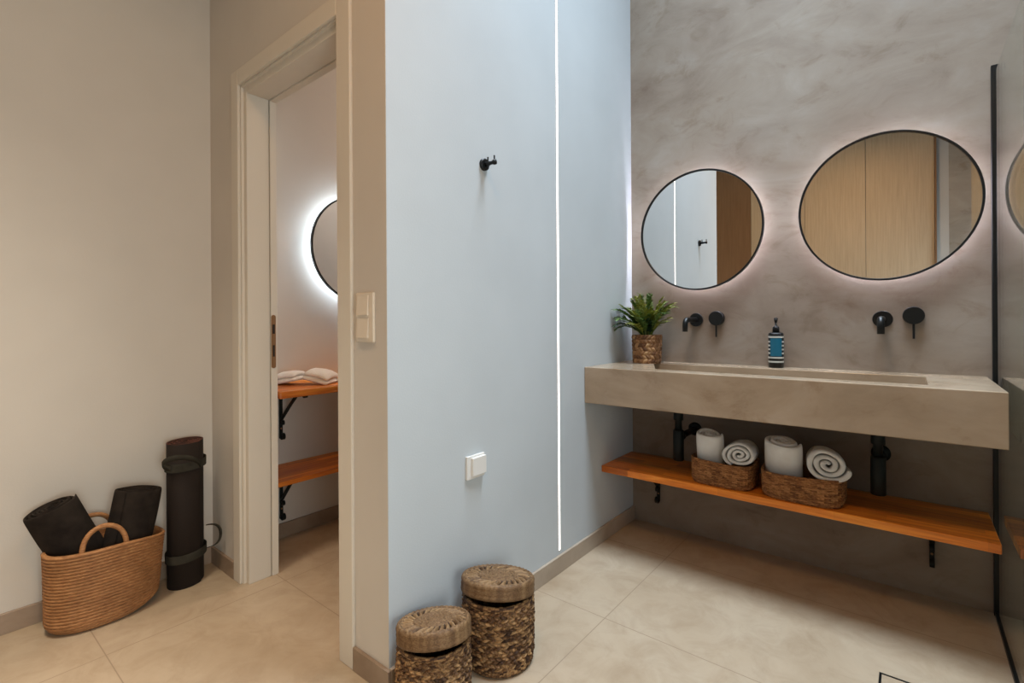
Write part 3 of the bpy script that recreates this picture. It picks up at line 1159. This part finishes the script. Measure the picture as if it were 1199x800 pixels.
# ------------------------------------------------------------------ folded small towels in the small room
def folded_towel(label, cx, cy, z, lx, ly, h, rot, pitch, layers=3):
    t_ = thing('folded_towel', label, 'towel', (cx, cy, z), 'small white towels on the upper shelf')
    bm = bmesh.new()
    hh = h / layers
    for k in range(layers):
        s = 1 - 0.05 * k
        b = bmesh.new()
        box(b, -lx / 2 * s, lx / 2 * s, -ly / 2 * s, ly / 2 * s, k * hh, (k + 1) * hh * 0.99, bev=hh * 0.46, seg=3)
        bmesh.ops.subdivide_edges(b, edges=b.edges[:], cuts=2, use_grid_fill=True)
        for v in b.verts:
            x, y = v.co.x / lx, v.co.y / ly
            v.co.z *= 1.0 - 1.0 * (x * x + y * y)
            v.co.z += 0.0
            v.co.x += 0.004 * noise.noise(v.co * 30 + Vector((k, 0, 0)))
            v.co.z = max(0.0, v.co.z + 0.002 * noise.noise(v.co * 45 + Vector((0, k, 3))))
        me = bpy.data.meshes.new('tmp')
        b.to_mesh(me)
        bm.from_mesh(me)
        bpy.data.meshes.remove(me)
        b.free()
    M = Matrix.Translation((cx, cy, z)) @ Matrix.Rotation(rot, 4, 'Z') @ Matrix.Rotation(pitch, 4, 'Y')
    bmesh.ops.transform(bm, matrix=M, verts=bm.verts[:])
    zmin = min(v.co.z for v in bm.verts)
    bmesh.ops.translate(bm, vec=(0, 0, z - zmin), verts=bm.verts[:])
    obj('towel_cloth', bm, 'white_terry', t_, True)


folded_towel('small folded white towel on the far shelf, nearer the door lining', -2.395, 1.212, 0.7985, 0.14, 0.12, 0.058, radians(28), radians(-10), 2)
folded_towel('small folded white towel overlapping its neighbour on the far shelf', -2.300, 1.322, 0.7985, 0.13, 0.16, 0.062, radians(35), radians(14), 2)

# ------------------------------------------------------------------ rolled exercise mat
def mat_roll():
    cx, cy = -2.415, 0.765
    t_ = thing('rolled_exercise_mat', 'dark rolled exercise mat with grey straps standing in the corner', 'exercise mat', (cx, cy, 0))
    a_, b_ = 0.062, 0.078
    rot = radians(35)
    cr, sr = cos(rot), sin(rot)
    bm = bmesh.new()
    turns, N, Ht, th = 7.0, 420, 0.60, 0.0068
    cols = []
    for i in range(N + 1):
        q = i / N
        ang = 2 * pi * turns * q
        r = 0.14 + 0.86 * q
        pr = []
        for z in (0.0005, Ht * 0.5, Ht):
            for sgn in (-1, 1):
                rx = a_ * r + sgn * th * 0.47
                ry = b_ * r + sgn * th * 0.47
                x, y = max(rx, 0.001) * cos(ang), max(ry, 0.001) * sin(ang)
                pr.append(bm.verts.new((cx + x * cr - y * sr, cy + x * sr + y * cr, z + (0.002 * sin(ang * 0.5) if z > 0.1 else 0))))
        cols.append(pr)
    for A, D in zip(cols, cols[1:]):
        for j in (0, 2):
            bm.faces.new((A[j], A[j + 2], D[j + 2], D[j]))
            bm.faces.new((A[j + 1], D[j + 1], D[j + 3], A[j + 3]))
        bm.faces.new((A[0], D[0], D[1], A[1]))
        bm.faces.new((A[4], A[5], D[5], D[4]))
    for col in (cols[0], cols[-1]):
        bm.faces.new((col[0], col[1], col[3], col[2]))
        bm.faces.new((col[2], col[3], col[5], col[4]))
    bmesh.ops.recalc_face_normals(bm, faces=bm.faces[:])
    for f in bm.faces:
        if f.calc_center_median().z > Ht * 0.97 and abs(f.normal.z) > 0.7:
            f.material_index = 1
    o = obj('mat_body', bm, ['mat_rubber', 'mat_lining'], t_, True)
    # straps
    def strap(z, hgt, tiltz):
        bm = bmesh.new()
        R = []
        n = 72
        for k in range(n):
            a = 2 * pi * k / n
            col = []
            for (dr, zz) in ((0.0042, -hgt / 2), (0.0068, -hgt / 2), (0.0068, hgt / 2), (0.0042, hgt / 2)):
                x, y = (a_ + dr) * cos(a), (b_ + dr) * sin(a)
                X, Y = x * cr - y * sr, x * sr + y * cr
                col.append(bm.verts.new((cx + X, cy + Y, z + zz + tiltz * Y / 0.08)))
            R.append(col)
        for k in range(n):
            A, D = R[k], R[(k + 1) % n]
            for j in range(4):
                bm.faces.new((A[j], A[(j + 1) % 4], D[(j + 1) % 4], D[j]))
        return obj('strap', bm, 'webbing_grey', t_, label='grey fabric strap')

    strap(0.505, 0.034, 0.002)
    strap(0.125, 0.034, 0.002)

    def ribbon(name, pts, wvec, th=0.002):
        bm = bmesh.new()
        rows = []
        for i, p in enumerate(pts):
            p = Vector(p)
            d = (Vector(pts[min(i + 1, len(pts) - 1)]) - Vector(pts[max(i - 1, 0)])).normalized()
            w = Vector(wvec(i / (len(pts) - 1)))
            nn = d.cross(w).normalized() * th / 2
            rows.append([bm.verts.new(p + w / 2 + nn), bm.verts.new(p - w / 2 + nn), bm.verts.new(p - w / 2 - nn), bm.verts.new(p + w / 2 - nn)])
        for A, D in zip(rows, rows[1:]):
            for j in range(4):
                bm.faces.new((A[j], A[(j + 1) % 4], D[(j + 1) % 4], D[j]))
        bm.faces.new(rows[0])
        bm.faces.new(rows[-1][::-1])
        return obj(name, bm, 'webbing_grey', t_, True)
    # loose loop arching over the upper strap, towards the tote
    P = []
    ctrl = [(.052, .506, .004), (.044, .524, .012), (.026, .540, .020), (.0, .552, .027), (-.030, .556, .026), (-.056, .551, .020), (-.074, .541, .010), (-.081, .530, .002), (-.077, .520, -.004), (-.066, .512, -.002), (-.052, .507, .004)]
    for i in range(len(ctrl) - 1):
        for q in (0, 0.5):
            a, b = ctrl[i], ctrl[i + 1]
            P.append(tuple(a[k] * (1 - q) + b[k] * q for k in range(3)))
    P.append(ctrl[-1])
    P = [(cx + 0.95 * (0.077 + o_) + 0.30 * s_, cy - 0.30 * (0.077 + o_) + 0.95 * s_, z_) for s_, z_, o_ in P]
    ribbon('strap_loop', P, lambda q: (0.014, -0.005, 0.024), 0.0025)
    # carrying cord bowing out on the wall side
    P = []
    for i in range(25):
        q = i / 24
        P.append((cx + 0.028 + 0.020 * sin(pi * q) - 0.012 * q, cy + 0.070 + 0.050 * sin(pi * q) ** 0.7, 0.225 - 0.105 * q + 0.012 * sin(2 * pi * q)))
    ribbon('strap_loop', P, lambda q: (0.014, 0.004, 0.006), 0.003)


mat_roll()

# ------------------------------------------------------------------ potted plant
def plant():
    cx, cy, z0 = -1.062, 2.432, 0.885
    t_ = thing('potted_plant', 'bushy green fern-like plant in a small woven straw pot', 'potted plant', (cx, cy, z0))
    circ = superellipse(2.6)
    br = braid(22, 7, 0.0055, 0.02, 0.98, 8.0)
    body = weave_shell(bmesh.new(), circ, z0, z0 + 0.145, 260, 84, lambda t: (0.066 + 0.006 * t, 0.066 + 0.006 * t, cx, cy), br, 0.006, cells=br.cells)
    obj('woven_pot', body, 'pot_straw', t_, True, label='straw braided pot')
    obj('soil', lathe(bmesh.new(), (cx, cy, z0 + 0.118), (0, 0, 1), [(-0.01, 0.0), (-0.01, 0.058), (0.0, 0.058), (0.006, 0.0)], 32), 'potting_soil', t_)
    rnd = random.Random(11)

    def frond(base, tip, bend, nleaf, llen, mat, wid=0.0050, upness=0.5):
        base = Vector(base)
        tip = Vector(tip)
        mid = (base + tip) / 2 + Vector(bend)
        bm = bmesh.new()
        pts = []
        n = 14
        for i in range(n + 1):
            q = i / n
            pts.append(base * (1 - q) ** 2 + mid * 2 * q * (1 - q) + tip * q * q)
        tube(bm, pts, [0.0020 * (1 - 0.75 * i / n) for i in range(n + 1)], 5)
        for k in range(nleaf):
            q = 0.30 + 0.70 * (k / (nleaf - 1))
            i = min(int(q * n), n - 1)
            p = pts[i].lerp(pts[i + 1], q * n - i)
            d = (pts[i + 1] - pts[i]).normalized()
            sd = d.cross(Vector((0, 0, 1)))
            if sd.length < 0.2:
                sd = d.cross(Vector((rnd.uniform(-1, 1), rnd.uniform(-1, 1), 0)))
            sd.normalize()
            for s in (-1, 1):
                L = llen * (1.0 - 0.45 * abs(q - 0.55) / 0.45) * rnd.uniform(0.8, 1.15)
                dirv = (sd * s * rnd.uniform(0.55, 0.9) + d * rnd.uniform(0.6, 0.95) + Vector((rnd.uniform(-.2, .2), rnd.uniform(-.2, .2), rnd.uniform(-0.1, 0.35) * upness * 2))).normalized()
                wv = dirv.cross(Vector((rnd.uniform(-.3, .3), rnd.uniform(-.3, .3), 1))).normalized()
                dn = dirv.cross(wv)
                rows = []
                for (f, w) in ((0, 0.25), (0.2, 0.85), (0.45, 1.0), (0.75, 0.6), (1.0, 0.05)):
                    c = p + dirv * L * f - Vector((0, 0, 1)) * L * 0.22 * f * f
                    h = wid * w
                    rows.append((bm.verts.new(c + wv * h), bm.verts.new(c - dn * h * 0.35), bm.verts.new(c - wv * h)))
                for a, b in zip(rows, rows[1:]):
                    bm.faces.new((a[0], a[1], b[1], b[0]))
                    bm.faces.new((a[1], a[2], b[2], b[1]))
        # keep clear of the walls
        for v in bm.verts:
            v.co.x = max(v.co.x, XC + 0.003)
            v.co.y = min(v.co.y, YD - 0.003)
        me_off = bm
        return obj('frond', me_off, mat, t_)

    # rising crown
    for k in range(60):
        a = rnd.uniform(0, 2 * pi)
        rr = rnd.uniform(0.02, 0.135)
        h = rnd.uniform(0.13, 0.255) - 0.7 * max(0, rr - 0.06)
        tx, ty = cx - 0.005 + rr * cos(a), cy - 0.02 + rr * sin(a)
        frond((cx + 0.02 * cos(a), cy + 0.02 * sin(a), z0 + 0.12), (tx, ty, z0 + 0.12 + h * 0.92), (-0.25 * rr * cos(a), -0.25 * rr * sin(a), 0.035), 15, 0.042, rnd.choice(['leaf_green', 'leaf_green', 'leaf_light', 'leaf_light']))
    # dark inner leaves
    for k in range(8):
        a = rnd.uniform(0, 2 * pi)
        frond((cx + 0.02 * cos(a), cy + 0.02 * sin(a), z0 + 0.12), (cx + 0.055 * cos(a), cy + 0.05 * sin(a), z0 + 0.20 + rnd.uniform(0, 0.05)), (0, 0, 0.03), 9, 0.045, 'leaf_dark', 0.011)
    # sprays arching to the right and the left
    for (dx, dy, dz, mm) in ((0.165, -0.06, 0.20, 'leaf_light'), (0.150, -0.03, 0.215, 'leaf_light'), (0.13, -0.08, 0.17, 'leaf_green'),
                             (0.11, 0.03, 0.21, 'leaf_green'), (-0.120, -0.12, 0.19, 'leaf_green'), (-0.125, -0.10, 0.15, 'leaf_green'),
                             (-0.115, -0.13, 0.11, 'leaf_dark'), (-0.09, -0.16, 0.14, 'leaf_green'), (-0.10, -0.05, 0.20, 'leaf_green'), (-0.13, -0.09, 0.09, 'leaf_green')):
        frond((cx, cy, z0 + 0.12), (cx + dx, cy + dy, z0 + 0.085 + dz), (dx * 0.1, dy * 0.1, 0.075), 14, 0.048, mm)


plant()

# ------------------------------------------------------------------ soap bottle
def soap():
    cx, cy, z0 = -0.478, 2.520, 0.885
    r = 0.0315
    t_ = thing('soap_dispenser', 'black and white striped pump bottle with teal label on the counter', 'soap bottle', (cx, cy, z0))
    bt = obj('bottle', lathe(bmesh.new(), (cx, cy, z0), (0, 0, 1), [(0, 0), (0, r - 0.003), (0.003, r), (0.152, r), (0.158, r - 0.003), (0.161, 0.014), (0.161, 0)], 40), 'black_metal', t_, True)
    for z in (0.0235, 0.042, 0.062, 0.0795, 0.097, 0.1145, 0.136):
        obj('white_stripe', lathe(bmesh.new(), (cx, cy, z0 + z), (0, 0, 1), [(0, r - 0.001), (0, r + 0.0004), (0.0075, r + 0.0004), (0.0075, r - 0.001)], 40, True), 'white_band', bt, label='white stripe')
    # label panel wraps the front of the bottle, facing the room
    d = Vector((0.478, -2.52, 0)).normalized()
    a0 = math.atan2(d.y, d.x)
    bm = bmesh.new()
    n = 16
    rows = []
    for i in range(n + 1):
        a = a0 + radians(-46 + 92 * i / n)
        rows.append([bm.verts.new((cx + (r + e) * cos(a), cy + (r + e) * sin(a), z)) for e, z in ((0.0003, z0 + 0.0525), (0.0010, z0 + 0.0525), (0.0010, z0 + 0.134), (0.0003, z0 + 0.134))])
    for A, D in zip(rows, rows[1:]):
        for j in range(4):
            bm.faces.new((A[j], A[(j + 1) % 4], D[(j + 1) % 4], D[j]))
    bm.faces.new(rows[0])
    bm.faces.new(rows[-1])
    obj('paper_label', bm, 'teal_label', bt, label='teal label')
    obj('collar', lathe(bmesh.new(), (cx, cy, z0 + 0.16), (0, 0, 1), [(0, 0), (0, 0.0145), (0.022, 0.0140), (0.028, 0.010), (0.030, 0.0045), (0.046, 0.0038), (0.047, 0)], 28), 'black_metal', t_, True)
    bm = bmesh.new()
    lathe(bm, (cx, cy, z0 + 0.204), (0, 0, 1), [(0, 0), (0, 0.0045), (0.012, 0.0075), (0.020, 0.0085), (0.023, 0.007), (0.024, 0)], 24)
    tube(bm, [(cx, cy, z0 + 0.220), (cx + 0.006, cy - 0.022, z0 + 0.221), (cx + 0.009, cy - 0.036, z0 + 0.216)], 0.0038, 10)
    obj('pump_head', bm, 'black_metal', t_, True)


soap()

# ------------------------------------------------------------------ ceiling lamps (above the frame)
def downlight(label, x, y, z, r):
    t_ = thing('ceiling_lamp', label, 'lamp', (x, y, z))
    obj('lamp_rim', lathe(bmesh.new(), (x, y, z), (0, 0, -1), [(0, r), (0, r + 0.015), (0.012, r + 0.013), (0.012, r)], 40, True), 'white_plastic', t_)
    obj('lamp_diffuser', lathe(bmesh.new(), (x, y, z), (0, 0, -1), [(0.0, 0.0), (0.0, r), (0.006, r), (0.006, 0.0)], 40), 'lamp_glow', t_)


downlight('round ceiling lamp above the dressing area', -1.75, -0.1, H1, 0.25)
downlight('round ceiling lamp in front of the wash area', -0.4, 0.2, H1, 0.2)
downlight('small round ceiling lamp beyond the doorway', -1.9, 2.6, H1, 0.125)
